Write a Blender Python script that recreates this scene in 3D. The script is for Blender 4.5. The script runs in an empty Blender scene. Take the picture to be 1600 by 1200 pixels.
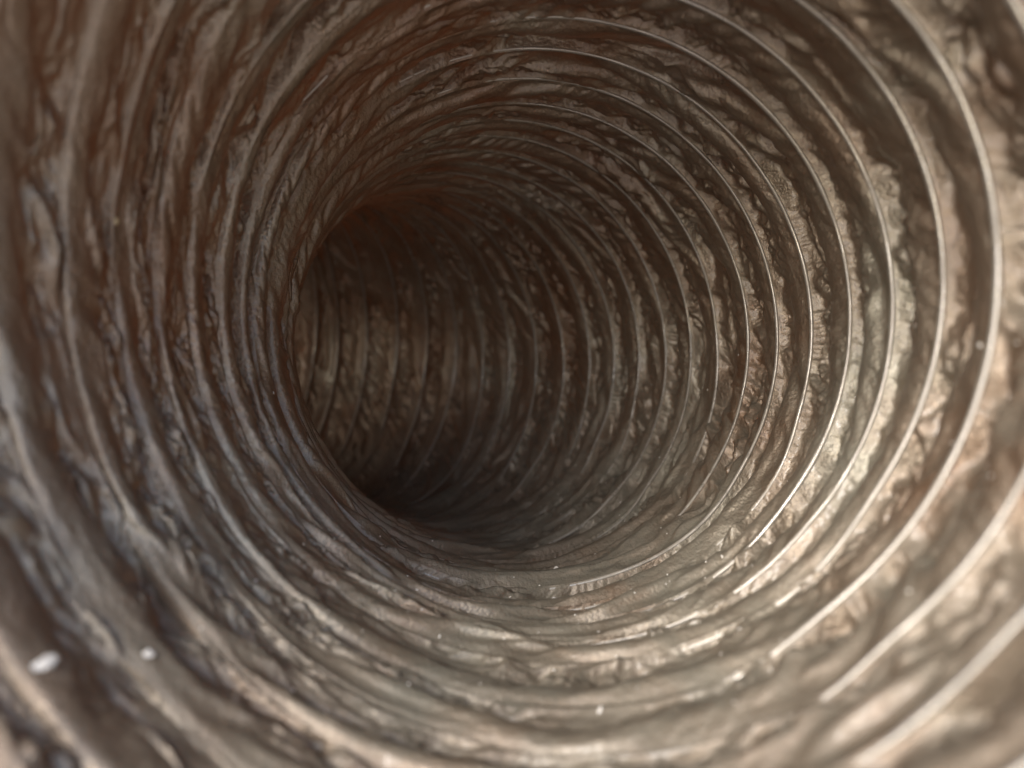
import bpy, math
import numpy as np
from mathutils import Vector, Matrix

sc = bpy.context.scene
R = 0.10                      # inner radius of the hose in metres (about an eight inch hose)
LIFT = 0.22                   # height of the camera above the lowest outside point of the hose

# ------------------------------------------------------------------ camera
cam = bpy.data.objects.new('camera', bpy.data.cameras.new('camera'))
sc.collection.objects.link(cam)
cam.location = (0, 0, LIFT)
cam.rotation_euler = (math.radians(90), 0, 0)          # looks along +Y
cam.data.sensor_width = 36
cam.data.lens = 20.25
cam.data.clip_start = 0.002
cam.data.clip_end = 100
cam.data.dof.use_dof = True
cam.data.dof.focus_distance = 0.23
cam.data.dof.aperture_fstop = 5.6
cam.data.dof.aperture_blades = 0
sc.camera = cam

# ------------------------------------------------------------------ daylight
SUN_DIR = Vector((0.56, 0.62, -0.55)).normalized()      # the way the light travels
elev = math.asin(-SUN_DIR.z)
world = bpy.data.worlds.new('World'); sc.world = world
world.use_nodes = True
nt = world.node_tree
bg = nt.nodes['Background']
sky = nt.nodes.new('ShaderNodeTexSky')
sky.sky_type = 'NISHITA'; sky.sun_disc = False; sky.dust_density = 2.2; sky.ozone_density = .8; sky.air_density = .7
sky.sun_elevation = elev
sky.sun_rotation = math.atan2(-SUN_DIR.x, -SUN_DIR.y)
nt.links.new(sky.outputs[0], bg.inputs[0])
bg.inputs[1].default_value = 0.15
sun = bpy.data.objects.new('sun', bpy.data.lights.new('sun', 'SUN'))
sc.collection.objects.link(sun)
sun.data.energy = 0.5; sun.data.angle = math.radians(12); sun.data.color = (1, .99, .98)
sun.rotation_euler = SUN_DIR.to_track_quat('-Z', 'Y').to_euler()
sc.view_settings.view_transform = 'Standard'
sc.view_settings.look = 'None'
sc.view_settings.gamma = 1
sc.view_settings.exposure = 1.5
sc.cycles.max_bounces = 20; sc.cycles.diffuse_bounces = 10; sc.cycles.glossy_bounces = 14
sc.cycles.use_denoising = True
sc.cycles.use_adaptive_sampling = False
sc.cycles.use_guiding = True; sc.cycles.guiding_training_samples = 24
sc.cycles.sample_clamp_indirect = 3.0

# ------------------------------------------------------------------ materials
def new_mat(name):
    m = bpy.data.materials.new(name); m.use_nodes = True
    n = m.node_tree
    return m, n, n.nodes['Principled BSDF'], n.nodes['Material Output']

def film_material():
    m, n, b, out = new_mat('brown_film')
    N, L = n.nodes.new, n.links.new
    tc = N('ShaderNodeTexCoord')
    def noise(scale, detail=4, rough=.55, dist=0.):
        t = N('ShaderNodeTexNoise'); t.inputs['Scale'].default_value = scale
        t.inputs['Detail'].default_value = detail; t.inputs['Roughness'].default_value = rough
        t.inputs['Distortion'].default_value = dist
        L(tc.outputs['Object'], t.inputs['Vector']); return t
    big = noise(14, 5, .6, .6)
    cr = N('ShaderNodeValToRGB'); L(big.outputs['Fac'], cr.inputs[0])
    e = cr.color_ramp.elements
    e[0].position = .3; e[0].color = (.20, .125, .074, 1)
    e[1].position = .72; e[1].color = (.305, .293, .23, 1)
    dust = noise(900, 3, .7)
    dm = N('ShaderNodeMapRange'); L(dust.outputs['Fac'], dm.inputs[0])
    dm.inputs[1].default_value = .55; dm.inputs[2].default_value = .8
    dm.inputs[3].default_value = 0; dm.inputs[4].default_value = .35
    mx = N('ShaderNodeMix'); mx.data_type = 'RGBA'
    L(dm.outputs[0], mx.inputs['Factor']); L(cr.outputs[0], mx.inputs['A'])
    mx.inputs['B'].default_value = (.55, .5, .42, 1)
    # dust settled on whatever faces up
    geo = N('ShaderNodeNewGeometry'); sx = N('ShaderNodeSeparateXYZ'); L(geo.outputs['Normal'], sx.inputs[0])
    upm = N('ShaderNodeMapRange'); L(sx.outputs['Z'], upm.inputs[0])
    upm.inputs[1].default_value = .15; upm.inputs[2].default_value = .9; upm.inputs[3].default_value = 0; upm.inputs[4].default_value = 1
    pn = noise(22, 6, .65, .4); pm = N('ShaderNodeMapRange'); L(pn.outputs['Fac'], pm.inputs[0])
    pm.inputs[1].default_value = .36; pm.inputs[2].default_value = .6; pm.inputs[3].default_value = .25; pm.inputs[4].default_value = .9
    fd = N('ShaderNodeMath'); fd.operation = 'MULTIPLY'; L(upm.outputs[0], fd.inputs[0]); L(pm.outputs[0], fd.inputs[1])
    mx2 = N('ShaderNodeMix'); mx2.data_type = 'RGBA'; L(fd.outputs[0], mx2.inputs['Factor'])
    L(mx.outputs['Result'], mx2.inputs['A']); mx2.inputs['B'].default_value = (.12, .112, .083, 1)
    L(mx2.outputs['Result'], b.inputs['Base Color'])
    def fade(src, a, to):
        q = N('ShaderNodeMix'); q.data_type = 'FLOAT'; L(fd.outputs[0], q.inputs['Factor'])
        if src is None: q.inputs['A'].default_value = a
        else: L(src, q.inputs['A'])
        q.inputs['B'].default_value = to; return q.outputs['Result']
    L(fade(None, .62, .05), b.inputs['Metallic']); L(fade(None, .3, .0), b.inputs['Coat Weight'])
    b.inputs['Metallic'].default_value = .62; b.inputs['IOR'].default_value = 1.65
    b.inputs['Coat Weight'].default_value = .3; b.inputs['Coat Roughness'].default_value = .1
    rr = noise(60, 4)
    rm = N('ShaderNodeMapRange'); L(rr.outputs['Fac'], rm.inputs[0])
    rm.inputs[1].default_value = .3; rm.inputs[2].default_value = .7
    rm.inputs[3].default_value = .27; rm.inputs[4].default_value = .55
    L(fade(rm.outputs[0], 0, .8), b.inputs['Roughness'])
    g1 = noise(850, 3, .6); g2 = noise(150, 5, .6, 1.0)
    b1 = N('ShaderNodeBump'); b1.inputs['Strength'].default_value = .5; b1.inputs['Distance'].default_value = .0010
    L(g1.outputs['Fac'], b1.inputs['Height'])
    b2 = N('ShaderNodeBump'); b2.inputs['Strength'].default_value = .12; b2.inputs['Distance'].default_value = .0015
    L(g2.outputs['Fac'], b2.inputs['Height']); L(b1.outputs[0], b2.inputs['Normal'])
    L(b2.outputs[0], b.inputs['Normal'])
    tr = N('ShaderNodeBsdfTranslucent'); tr.inputs['Color'].default_value = (.6, .14, .04, 1)
    ms = N('ShaderNodeMixShader'); ms.inputs[0].default_value = .022
    L(b.outputs[0], ms.inputs[1]); L(tr.outputs[0], ms.inputs[2]); L(ms.outputs[0], out.inputs[0])
    return m

def wire_material():
    m, n, b, out = new_mat('film_coated_wire')
    b.inputs['Base Color'].default_value = (.45, .42, .36, 1)
    b.inputs['Metallic'].default_value = .4
    b.inputs['Roughness'].default_value = .22
    r2 = n.nodes.new('ShaderNodeTexNoise'); r2.inputs['Scale'].default_value = 95; r2.inputs['Detail'].default_value = 5
    t2 = n.nodes.new('ShaderNodeTexCoord'); n.links.new(t2.outputs['Object'], r2.inputs['Vector'])
    m2 = n.nodes.new('ShaderNodeMapRange'); n.links.new(r2.outputs['Fac'], m2.inputs[0])
    m2.inputs[1].default_value = .38; m2.inputs[2].default_value = .62; m2.inputs[3].default_value = .16; m2.inputs[4].default_value = .55
    n.links.new(m2.outputs[0], b.inputs['Roughness'])
    b.inputs['Coat Weight'].default_value = 1.0
    b.inputs['Coat Roughness'].default_value = .07
    t = n.nodes.new('ShaderNodeTexNoise'); t.inputs['Scale'].default_value = 260
    tc = n.nodes.new('ShaderNodeTexCoord'); n.links.new(tc.outputs['Object'], t.inputs['Vector'])
    bp = n.nodes.new('ShaderNodeBump'); bp.inputs['Strength'].default_value = .3; bp.inputs['Distance'].default_value = .001
    n.links.new(t.outputs['Fac'], bp.inputs['Height']); n.links.new(bp.outputs[0], b.inputs['Normal'])
    return m

def lint_glint_material(name, col):
    m, n, b, out = new_mat(name)
    b.inputs['Base Color'].default_value = (*col, 1); b.inputs['Roughness'].default_value = .8
    return m

FILM, WIRE = film_material(), wire_material()

# ------------------------------------------------------------------ the centre line of the hose (radius units, camera axes: x right, y down, z ahead)
P = 0.17036                                   # spacing of the wire turns along the centre line
S0, DS, NS = -2.5, 0.02, 640
KN = np.array([-2.5, -.95, -.7, 1, 2.5, 4, 6, 8, 12])
KX = np.array([0, 0, -.31, -.4027, -.6509, -.469, -.469, -.469, -.469])
KY = np.array([0, 0, .122, .0111, -.1509, .0726, .0726, .0726, .0726])
def centre_line():
    s = S0 + DS*np.arange(NS); kx = np.interp(s, KN, KX); ky = np.interp(s, KN, KY)
    i0 = int(round(-S0/DS)); ax, ay = .09963, .00727
    t = np.array([math.sin(ax)*math.cos(ay), math.sin(ay), math.cos(ax)*math.cos(ay)])
    u = np.array([1., 0, 0]); u -= t*(u@t); u /= np.linalg.norm(u); v = np.cross(t, u)
    A = np.zeros((4, NS, 3)); A[:, i0] = [(.07229, -.24815, 1.7182), t, u, v]
    for d in (1, -1):
        c_, t_, u_, v_ = A[:, i0]; i = i0
        while 0 <= i+d < NS:
            dt = (u_*kx[i]+v_*ky[i])*DS*d
            tm = t_+dt/2; tm = tm/np.linalg.norm(tm)
            c_ = c_+tm*DS*d; t_ = t_+dt; t_ = t_/np.linalg.norm(t_)
            u_ = u_-t_*(u_@t_); u_ = u_/np.linalg.norm(u_); v_ = np.cross(t_, u_)
            i += d; A[:, i] = c_, t_, u_, v_
    return A
CL = centre_line()
# how each turn of the wire leans, bows and is spaced a little unevenly: spacing (5 terms) and radius (5 terms)
TURN = {
 -4:[0.01, 0.017, -0.047, -0.026, 0.026, 0.0, -0.0, 0.0, 0.0, -0.0],
 -3:[0.014, -0.029, 0.003, 0.01, -0.055, 0.0, 0.0, 0.0, -0.0, 0.001],
 -2:[0.044, 0.053, -0.012, -0.07, -0.021, -0.001, -0.001, -0.001, -0.0, -0.002],
 -1:[0.105, -0.042, 0.194, -0.121, -0.065, -0.002, 0.001, -0.004, 0.001, -0.001],
 0:[0.059, -0.106, 0.08, 0.008, -0.078, -0.002, 0.002, -0.002, 0.0, -0.0],
 1:[-0.014, -0.009, 0.018, -0.01, -0.012, -0.0, 0.0, -0.0, -0.0, -0.0],
 2:[-0.048, 0.057, 0.007, 0.007, -0.05, 0.001, -0.001, -0.0, -0.001, 0.001],
 3:[0.129, -0.164, 0.052, 0.1, -0.07, -0.005, 0.005, -0.002, 0.001, -0.0],
 4:[0.043, -0.109, -0.135, 0.09, 0.081, -0.001, 0.003, 0.005, -0.0, -0.001],
 5:[0.008, -0.023, -0.053, 0.116, 0.061, -0.001, 0.002, 0.004, -0.001, -0.001],
 6:[-0.032, -0.021, -0.026, 0.106, 0.031, -0.001, 0.002, 0.003, -0.001, -0.001],
 7:[-0.066, 0.03, -0.02, 0.041, 0.029, 0.001, -0.0, 0.001, -0.001, 0.0],
 8:[0.044, 0.006, 0.06, -0.007, 0.04, -0.0, -0.0, -0.001, 0.0, -0.0],
 9:[0.034, -0.005, 0.055, -0.016, 0.03, -0.0, -0.0, -0.001, 0.0, -0.0],
 10:[0.005, -0.016, 0.048, -0.019, 0.022, -0.0, -0.0, -0.001, 0.0, -0.0],
 11:[-0.012, -0.008, -0.0, -0.006, 0.002, 0.0, 0.0, 0.0, 0.0, -0.0],
 12:[-0.053, 0.034, -0.009, 0.057, 0.044, 0.001, 0.0, 0.001, -0.0, -0.0],
 13:[0.077, -0.01, 0.035, -0.033, -0.001, -0.001, -0.0, -0.001, 0.0, -0.0],
 14:[-0.195, 0.068, -0.027, 0.132, 0.031, 0.001, 0.0, 0.001, -0.001, -0.0],
 15:[-0.089, 0.022, 0.072, 0.058, 0.064, 0.0, 0.0, -0.0, -0.0, -0.0],
 16:[-0.15, 0.058, 0.028, 0.114, 0.04, 0.001, 0.0, 0.0, -0.001, -0.0],
 17:[-0.043, 0.04, 0.049, 0.068, 0.022, 0.0, 0.0, -0.0, -0.0, -0.0],
 18:[0.041, 0.034, -0.044, 0.043, -0.018, -0.0, -0.0, 0.0, -0.0, 0.0],
 19:[0.117, 0.006, -0.069, -0.03, -0.032, -0.0, -0.0, 0.0, 0.0, 0.0],
 20:[-0.104, -0.037, 0.007, -0.014, 0.005, 0.0, 0.0, -0.0, 0.0, -0.0]
}
_k = np.array(sorted(TURN)); _t = np.array([TURN[k] for k in _k])

# ------------------------------------------------------------------ noise
def _hash(ix, iy, seed):
    h = (ix.astype(np.int64)*374761393 + iy.astype(np.int64)*668265263 + seed*2147483647) & 0xFFFFFFFF
    h = ((h ^ (h >> 13))*1274126177) & 0xFFFFFFFF
    h = ((h ^ (h >> 16))*2246822519) & 0xFFFFFFFF
    return (h ^ (h >> 15)) & 0xFFFFFFFF
def perlin(x, y, seed):
    x0 = np.floor(x); y0 = np.floor(y); fx = x-x0; fy = y-y0
    sx = fx*fx*fx*(fx*(fx*6-15)+10); sy = fy*fy*fy*(fy*(fy*6-15)+10)
    def g(dx, dy):
        a = _hash(x0+dx, y0+dy, seed)*(2*math.pi/4294967296.)
        return np.cos(a)*(fx-dx)+np.sin(a)*(fy-dy)
    a = g(0, 0)*(1-sx)+g(1, 0)*sx; b = g(0, 1)*(1-sx)+g(1, 1)*sx
    return (a*(1-sy)+b*sy)*1.5
def ridge(x, y, seed, sharp=1.0):
    return (1-np.minimum(np.abs(perlin(x, y, seed))*2.2, 1))**sharp
def facets(x, y, seed):                       # crumpled sheet: tilted flat patches meeting in sharp edges
    ix = np.floor(x); iy = np.floor(y)
    best = np.full(x.shape, 1e9)
    for dx in (-1, 0, 1):
        for dy in (-1, 0, 1):
            cx = ix+dx; cy = iy+dy
            h1 = _hash(cx, cy, seed)/4294967296.; h2 = _hash(cx, cy, seed+7)/4294967296.; h3 = _hash(cx, cy, seed+13)/4294967296.
            d = np.abs(x-cx-h1)*(.6+h3)+np.abs(y-cy-h2)*(1.6-h3)+.35*h3
            best = np.minimum(best, d)
    return best                               # 0 .. about 1
def sstep(a, b, x):
    t = np.clip((x-a)/(b-a), 0, 1); return t*t*(3-2*t)

def place(kappa, phi, rad):
    """point of the wall: kappa = turn number along the hose, phi = angle round it (0 right, 90 deg below), rad = distance from the centre line"""
    row = np.clip(kappa, _k[0], _k[-1])
    i = np.clip(np.floor(row-_k[0]).astype(int), 0, len(_k)-2); f = (row-_k[0]-i)[..., None]
    co = _t[i]*(1-f)+_t[i+1]*f
    fade = sstep(-9, -5, kappa)[..., None]; co = co*fade
    B = np.stack([np.ones_like(phi), np.cos(phi), np.sin(phi), np.cos(2*phi), np.sin(2*phi)], -1)
    s = P*(kappa+(co[..., :5]*B).sum(-1)); r = rad+(co[..., 5:]*B).sum(-1)
    j = np.clip((s-S0)/DS, 0, NS-1.001); a = j.astype(int); g = (j-a)[..., None]
    c = CL[0][a]*(1-g)+CL[0][a+1]*g; u = CL[2][a]*(1-g)+CL[2][a+1]*g; v = CL[3][a]*(1-g)+CL[3][a+1]*g
    X = c+r[..., None]*(np.cos(phi)[..., None]*u+np.sin(phi)[..., None]*v)
    return X
def to_world(X):
    return np.stack([X[..., 0]*R, X[..., 2]*R, -X[..., 1]*R+LIFT], -1)

def recess(th, phi):                          # 0 where the wire stands proud as a rib, 1 where it lies behind the folds of film
    a = np.cos(phi-math.radians(125))             # lower left and inside of the bend
    return sstep(.05, .65, .8*a+.10+.6*perlin(th*1.1, th*0+.5, 5))
def wire_wobble(th):                          # th = 2 pi kappa0 + ... runs on along the whole wire
    return .010*perlin(th*2.3, th*0+.5, 3)+.006*perlin(th*7., th*0+.5, 4)

# ------------------------------------------------------------------ the film: a strip pinned along two neighbouring wires, cut wider than the gap
# and pulled askew, is left to buckle; the strip runs on along the helix from turn to turn
TURNS_L = 7
LX = TURNS_L*2*math.pi
rng = np.random.default_rng(11)
def smooth_noise(ny, nx, sy, sx):
    a = rng.standard_normal((ny, nx))
    pad = min(ny, int(3*sy)+1); a = np.concatenate([rng.standard_normal((pad, nx)), a], 0)
    fy = np.fft.fftfreq(len(a))[:, None]; fx = np.fft.fftfreq(nx)[None]
    b = np.fft.ifft2(np.fft.fft2(a)*np.exp(-2*math.pi**2*((fy*sy)**2+(fx*sx)**2))).real[pad:]
    return (b/b.std()).astype(np.float32)
def relax(Q, LXr, LYr, SH, iters, bend):
    ny, nx, _ = Q.shape
    W = np.ones((ny, nx), np.float32); W[0] = 0; W[-1] = 0
    D1 = np.hypot(LXr[:-1]+SH, LYr); D2 = np.hypot(LXr[:-1]-SH, LYr)
    def solve(A, B, L, k, wa, wb):
        d = B-A; l = np.sqrt(np.einsum('ijk,ijk->ij', d, d))+1e-9
        w = wa+wb; c = ((l-L)/l*k/np.maximum(w, 1))[..., None]*d
        A += c*wa[..., None]; B -= c*wb[..., None]
    for it in range(iters):
        for c in (0, 1):
            Q = np.roll(Q, -c, 1); w = np.roll(W, -c, 1)
            if c: Q[:, -1, 0] += LX
            lx, d1, d2 = (np.roll(a, -c, 1)[:, 0::2] for a in (LXr, D1, D2))
            solve(Q[:, 0::2], Q[:, 1::2], lx, 1., w[:, 0::2], w[:, 1::2])
            for r in (0, 1):
                solve(Q[:-1, 0::2][r::2], Q[1:, 1::2][r::2], d1[r::2], .6, w[:-1, 0::2][r::2], w[1:, 1::2][r::2])
                solve(Q[1:, 0::2][r::2], Q[:-1, 1::2][r::2], d2[r::2], .6, w[1:, 0::2][r::2], w[:-1, 1::2][r::2])
            if c: Q[:, -1, 0] -= LX
            Q = np.roll(Q, c, 1)
        for c in (0, 1):
            B = Q[c+1::2]; n = len(B); solve(Q[c:-1:2][:n], B, LYr[c::2][:n], 1., W[c:-1:2][:n], W[c+1::2])
        if bend:
            for c in (0, 1, 2, 3):
                if c in (0, 1):
                    for o in (0, 2):
                        B = Q[o+c+2::4]; n = len(B)
                        solve(Q[o+c:-2:4][:n], B, 2*LYr[o+c:-1:4][:n], bend, W[o+c:-2:4][:n], W[o+c+2::4])
                        B = Q[:, o+c+2::4]; n = B.shape[1]
                        solve(Q[:, o+c:-2:4][:, :n], B, 2*LXr[:, o+c:-2:4][:, :n], bend, W[:, o+c:-2:4][:, :n], W[:, o+c+2::4])
    return Q
def resample(Q, nx, ny):
    y0, x0, _ = Q.shape; Q = Q.copy(); Q[..., 0] -= np.arange(x0)*LX/x0
    yi = np.linspace(0, y0-1, ny); xi = np.arange(nx)*x0/nx
    a = np.minimum(yi.astype(int), y0-2); f = (yi-a)[:, None, None]; Q = Q[a]*(1-f)+Q[a+1]*f
    b = xi.astype(int); g = (xi-b)[None, :, None]; Q = Q[:, b]*(1-g)+Q[:, (b+1) % x0]*g
    Q[..., 0] += np.arange(nx)*LX/nx
    return Q.astype(np.float32)
def rest(nx, ny):
    """local cut of the strip: slack across, skew and a little fullness along, all drifting slowly along the hose"""
    th = np.arange(nx)*LX/nx
    def drift(cyc, seed):
        r2 = np.random.default_rng(seed); return sum(np.sin(2*math.pi*c*th/LX+r2.uniform(0, 6.28))*r2.uniform(.4, 1) for c in cyc)
    side = np.cos(th)                                # 1 on the outside of the bend, where the film is drawn tight
    slack = 1.29-.10*side+.05*drift((7, 11, 19, 31), 1); skew = -(.07+.10*drift((5, 13, 23, 37), 2)); full = .004+.008*np.clip(drift((9, 17, 29), 3), -1, 2)
    ay = P/(ny-1); o = np.ones((ny, 1))
    return ((LX/nx)*(1+full)[None]*o).astype(np.float32), (ay*slack[None]*o[:-1]).astype(np.float32), (skew*ay*slack)[None].astype(np.float32)
def buckle():
    ny = 14; nx = int(440*TURNS_L)//4*4
    x, y = np.meshgrid(np.arange(nx)*LX/nx, np.linspace(0, P, ny)); t = y/P
    env = np.sin(math.pi*t)
    tb = .5+.10*smooth_noise(1, nx, .1, 22)
    top = np.sin(x)                                  # +1 over the camera: there the slack film hangs in, below it lies back
    prof = np.where(t < tb, (.034+.032*top)*np.sin(math.pi*t/tb), -(.037-.022*top)*np.sin(math.pi*(t-tb)/(1-tb)))
    h = prof*(.74-.14*np.cos(x))*(.9+.5*smooth_noise(1, nx, .1, 14))+.013*env*smooth_noise(ny, nx, 2., 12)+.006*env*smooth_noise(ny, nx, 1., 4)
    Q = relax(np.stack([x, y, h], -1).astype(np.float32), *rest(nx, ny), 130, .30)
    for ny, nx, it, amp, bend in ((27, int(880*TURNS_L)//4*4, 60, .0012, .12), (41, int(1320*TURNS_L)//4*4, 16, .0004, .08)):
        Q = resample(Q, nx, ny)
        Q[1:-1, :, 2] += amp*smooth_noise(ny, nx, 1, 1.6)[1:-1]
        Q = relax(Q, *rest(nx, ny), it, bend)
    Q[..., 0] -= np.arange(nx)*LX/nx                 # shift along, position across, height
    Q[..., 1] /= P
    return Q

def small_creases(x, t, inner):
    """sharp little creases in the part of the film that falls back towards the next wire"""
    band = 0*x; y = t*P
    wx = x+.06*perlin(x*4, y*12, 21)
    wy = y+.02*perlin(x*4, y*14, 23)
    def rot(a):
        ca, sa = math.cos(math.radians(a)), math.sin(math.radians(a)); return wx*ca+wy*sa, wx*sa-wy*ca
    al, ac = rot(20); c = -.030*(facets(al*2.6, ac*10, 41)-.45)
    al, ac = rot(-14); c = c-.014*(facets(al*4.6, ac*16, 43)-.45)
    al, ac = rot(32); c = c+.015*(facets(al*6, ac*21, 45)-.45)
    al, ac = rot(8); c = c-.011*(facets(al*5, ac*34, 47)-.45)
    al, ac = rot(26); c = c-.006*(facets(al*13, ac*46, 49)-.45)
    al, ac = rot(11); c = c+.008*(ridge(al*1.7, ac*24, 32, 5.0)-.12)
    al, ac = rot(3); c = c+(.005+.005*inner)*(ridge(al*1.2, ac*44, 36, 4.5)-.15)
    m = .15+.85*sstep(.3, .6, t+.25*perlin(x*2, y*0+.5, 52))
    patch = .3+1.2*np.clip(perlin(x*2.2, y*6, 51)+.5, 0, 1)
    # the edge of the wound strip, a thin raised lap running along beside each wire
    ts = .70+.05*perlin(x*2.1, y*0+.5, 81)+.012*perlin(x*9, y*0+.5, 82)
    lap = (.012+.006*perlin(x*3.3, y*0+.5, 83))*np.exp(-np.abs(t-ts)/.035)
    return (1.15-.35*inner)*c*m*patch*sstep(0, .12, t)*(1-sstep(.88, 1., t))+lap*(1-.5*inner)

def mesh_obj(name, V, quads, mat, parent, smooth=True):
    me = bpy.data.meshes.new(name)
    nv, nq = len(V), len(quads)
    me.vertices.add(nv); me.vertices.foreach_set('co', V.astype(np.float32).ravel())
    me.loops.add(nq*4); me.loops.foreach_set('vertex_index', quads.astype(np.int32).ravel())
    me.polygons.add(nq); me.polygons.foreach_set('loop_start', np.arange(0, nq*4, 4, dtype=np.int32))
    me.polygons.foreach_set('use_smooth', np.full(nq, smooth))
    me.update(calc_edges=True); me.validate()
    me.materials.append(mat)
    o = bpy.data.objects.new(name, me); sc.collection.objects.link(o)
    if parent:
        o.parent = parent; o.matrix_parent_inverse = parent.matrix_world.inverted()
    return o
def grid_quads(n, m, closed=False):
    i, j = np.meshgrid(np.arange(n-1), np.arange(m if closed else m-1), indexing='ij'); j2 = (j+1) % m
    return np.stack([i*m+j, i*m+j2, (i+1)*m+j2, (i+1)*m+j], -1).reshape(-1, 4)

# ------------------------------------------------------------------ the hose
K0, K1 = -8, 41
BUCK = buckle(); WALL = {}
hose = bpy.data.objects.new('flexible_duct', None); sc.collection.objects.link(hose)
hose['label'] = 'brown crumpled film ventilation hose seen from inside, bending away to the left'
hose['category'] = 'ventilation hose'
WR = .0064
for k in range(K0, K1):
    fine = -4 <= k <= 16
    n, m = (1300, 40) if fine else ((760, 30) if k <= 21 else (260, 14))
    phi = np.linspace(-math.pi, math.pi, n); t = np.linspace(0, 1, m)
    PHI, T = np.meshgrid(phi, t, indexing='ij')
    kap = k-PHI/(2*math.pi)
    w0 = wire_wobble(2*math.pi*kap); w1 = wire_wobble(2*math.pi*(kap+1))
    xs = (2*math.pi*kap/LX % 1)*BUCK.shape[1]; b = xs.astype(int); g = (xs-b)[..., None]
    yi = T*(BUCK.shape[0]-1); a = np.minimum(yi.astype(int), BUCK.shape[0]-2); f = (yi-a)[..., None]
    nb = BUCK.shape[1]; b2 = (b+1) % nb; b = b % nb
    D = (BUCK[a, b]*(1-g)+BUCK[a, b2]*g)*(1-f)+(BUCK[a+1, b]*(1-g)+BUCK[a+1, b2]*g)*f
    inner = .5-.5*np.cos(PHI)
    tt = D[..., 1]; h = D[..., 2]*(1-.3*inner); dphi = -D[..., 0]
    near = sstep(1.5, -3.5, kap)
    h = h*(1-.72*near*inner)+.03*inner**2+small_creases(2*math.pi*kap, T, inner)
    d0 = T*P; d1 = (1-T)*P
    r0 = recess(2*math.pi*kap, PHI); r1 = recess(2*math.pi*(kap+1), PHI)
    h = h+(.006-.020*r0)*np.exp(-(d0/.010)**2)+(.006-.020*r1)*np.exp(-(d1/.010)**2)-.004
    X = place(kap+tt+(w0*(1-T)+w1*T)*1.2, PHI+dphi, 1-h)
    WALL[k] = W3 = to_world(X)
    mesh_obj('film_band', W3.reshape(-1, 3), grid_quads(n, m), FILM, hose)
    # the turn of coated wire along this band
    nw = 420 if k <= 21 else 160; sides = 8 if fine else 6
    ph = np.linspace(-math.pi, math.pi, nw); kp = k-ph/(2*math.pi)
    w = wire_wobble(2*math.pi*kp)*1.2
    a = np.linspace(0, 2*math.pi, sides, endpoint=False)
    rr = WR*(1+.22*perlin(kp*60, kp*0+.5, 71)+.15*perlin(kp*17, kp*0+.5, 72))
    KP = (kp+w)[:, None]+rr[:, None]*np.sin(a)[None]/P
    X = place(KP, np.repeat(ph[:, None], sides, 1), 1-.003+.032*recess(2*math.pi*kp, ph)[:, None]-rr[:, None]*np.cos(a)[None])
    mesh_obj('wire_turn', to_world(X).reshape(-1, 3), grid_quads(nw, sides, True), WIRE, hose)

# ------------------------------------------------------------------ flecks of lint and dust on the film, and specks imitating blurred glints
def wall_point(kappa, phi):
    k = int(math.floor(kappa+phi/(2*math.pi))); t = kappa+phi/(2*math.pi)-k
    G = WALL[k]; n, m = G.shape[:2]
    i = min(max(int((phi+math.pi)/(2*math.pi)*(n-1)), 1), n-2); j = min(max(int(t*(m-1)), 1), m-2)
    nv = np.cross(G[i+1, j]-G[i-1, j], G[i, j+1]-G[i, j-1]); nv /= np.linalg.norm(nv)
    cen = G[:, j].mean(0)
    if nv@(cen-G[i, j]) < 0: nv = -nv
    return Vector(G[i, j]), Vector(nv)
import random
def fleck_mesh(size, seed, flat=.25, stretch=1.):
    rd = random.Random(seed); vs, fs = [], []; n = 9
    for z in (0, 1):
        for a in range(n):
            r = size*rd.uniform(.55, 1.1); ang = 2*math.pi*a/n
            vs.append((r*math.cos(ang)*stretch*(1-.25*z), r*math.sin(ang)*(1-.25*z), z*size*flat*rd.uniform(.5, 1.5)))
    vs.append((0, 0, size*flat*1.3)); vs.append((0, 0, 0))
    for a in range(n):
        b = (a+1) % n
        fs += [(a, b, n+b, n+a), (n+a, n+b, 2*n), (b, a, 2*n+1)]
    return vs, fs
WHITE_LINT_GLINT = lint_glint_material('pale_lint', (.78, .75, .68)); GOLD = lint_glint_material('yellowish_lint', (.62, .5, .3))
FLECKS = [
 (4.65, 1.429, .0014, WHITE_LINT_GLINT, 'white lint fleck on the hose floor, deepest of the pale flecks lying along the bottom'),
 (3.45, 1.604, .0012, WHITE_LINT_GLINT, 'small cream lint fleck on the hose floor, leftmost of the sharp flecks at the bottom'),
 (2.10, 1.507, .0012, WHITE_LINT_GLINT, 'pale lint fleck on the hose floor, nearest of the sharp flecks at the bottom centre'),
 (5.35, -2.565, .0016, GOLD, 'yellowish lint fleck stuck on the inner bend above the dark opening'),
 (-5.20, 2.268, .0012, WHITE_LINT_GLINT, 'round blurred pale fleck on the lower left wall near the camera'),  # this and the next two are blurred glints, built as solid pale flecks
 (-6.10, 2.346, .0016, WHITE_LINT_GLINT, 'large blurred white fleck at the lower left edge of the photo'),
 (-3.50, -2.976, .0011, GOLD, 'blurred cream fleck on the left wall beside the near wire turns'),
]
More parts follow.
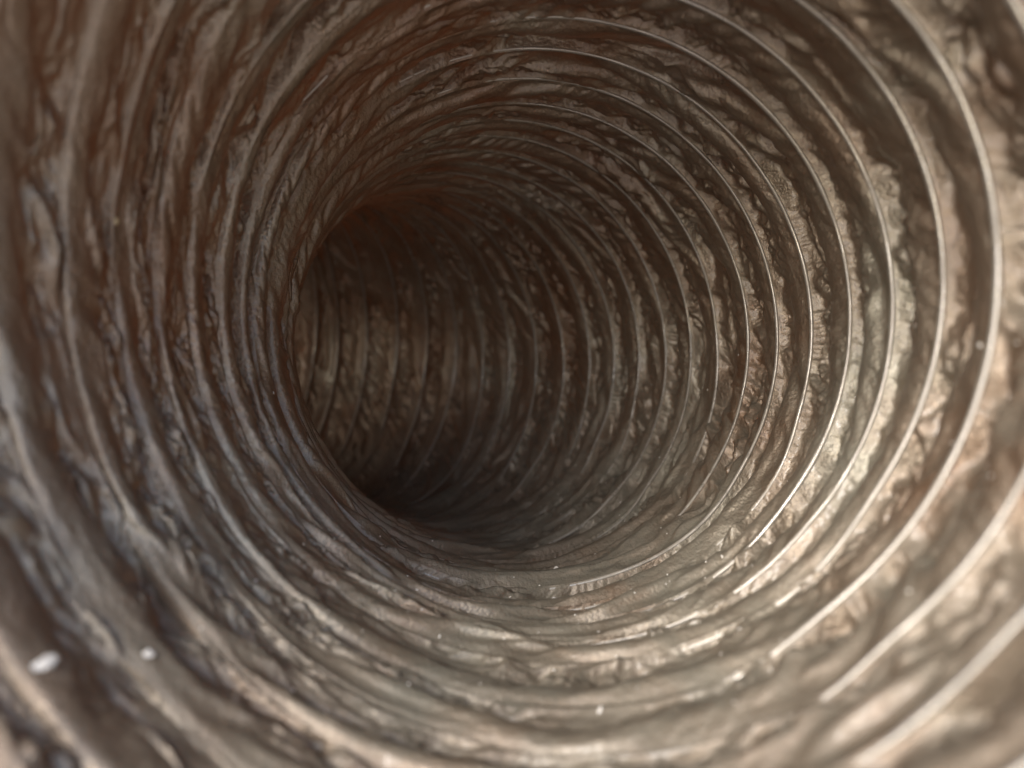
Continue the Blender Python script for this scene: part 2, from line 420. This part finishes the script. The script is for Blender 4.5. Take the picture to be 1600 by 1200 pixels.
for q, (kap_, phi_, size, mat_, lab) in enumerate(FLECKS):
    p_, n_ = wall_point(kap_, phi_)
    vs, fs = fleck_mesh(size, q, .3, 1.4 if q % 2 else 1.)
    me = bpy.data.meshes.new('lint_fleck'); me.from_pydata(vs, [], fs); me.materials.append(mat_)
    o = bpy.data.objects.new('lint_fleck', me); sc.collection.objects.link(o)
    o.location = p_+n_*.0001; o.rotation_euler = n_.to_track_quat('Z', 'Y').to_euler()
    o['label'] = lab; o['category'] = 'lint'; o['group'] = 'lint flecks on the hose wall'
rd = random.Random(4); vs, fs = [], []
for q in range(260):
    phi_ = max(-3.1, min(3.1, rd.gauss(1.35, .75))); kap_ = rd.uniform(-5, 12)
    p_, n_ = wall_point(kap_, phi_)
    a, f = fleck_mesh(rd.uniform(.00012, .00034)*(1 if rd.random() < .9 else 1.6), q, .5, rd.uniform(1, 2))
    mt = n_.to_track_quat('Z', 'Y').to_matrix() @ Matrix.Rotation(rd.uniform(0, 6.3), 3, 'Z'); b0 = len(vs)
    vs += [tuple(p_+mt @ Vector(v)) for v in a]; fs += [tuple(i+b0 for i in g_) for g_ in f]
me = bpy.data.meshes.new('dust'); me.from_pydata(vs, [], fs); me.materials.append(WHITE_LINT_GLINT)
dust = bpy.data.objects.new('dust', me); sc.collection.objects.link(dust)
dust['kind'] = 'stuff'; dust['label'] = 'fine pale dust specks scattered over the floor of the hose'; dust['category'] = 'dust'

# ------------------------------------------------------------------ unseen ground plane added under the hose to bounce light into it
low = min(min(c[2] for c in o.bound_box) for o in hose.children)
me = bpy.data.meshes.new('ground'); g = 60.
me.from_pydata([(-g, -g, low), (g, -g, low), (g, g, low), (-g, g, low)], [], [(0, 1, 2, 3)])
mg, ng, bgd, og = new_mat('pale_earth')  # colour picked for the light it throws back into the hose
tn = ng.nodes.new('ShaderNodeTexNoise'); tn.inputs['Scale'].default_value = 18; tn.inputs['Detail'].default_value = 8
rg = ng.nodes.new('ShaderNodeValToRGB'); ng.links.new(tn.outputs['Fac'], rg.inputs[0])
rg.color_ramp.elements[0].color = (.60, .49, .39, 1); rg.color_ramp.elements[1].color = (.72, .61, .50, 1)
ng.links.new(rg.outputs[0], bgd.inputs['Base Color']); bgd.inputs['Roughness'].default_value = .9
me.materials.append(mg)
bounce_ground = bpy.data.objects.new('ground', me); sc.collection.objects.link(bounce_ground); bounce_ground['kind'] = 'structure'
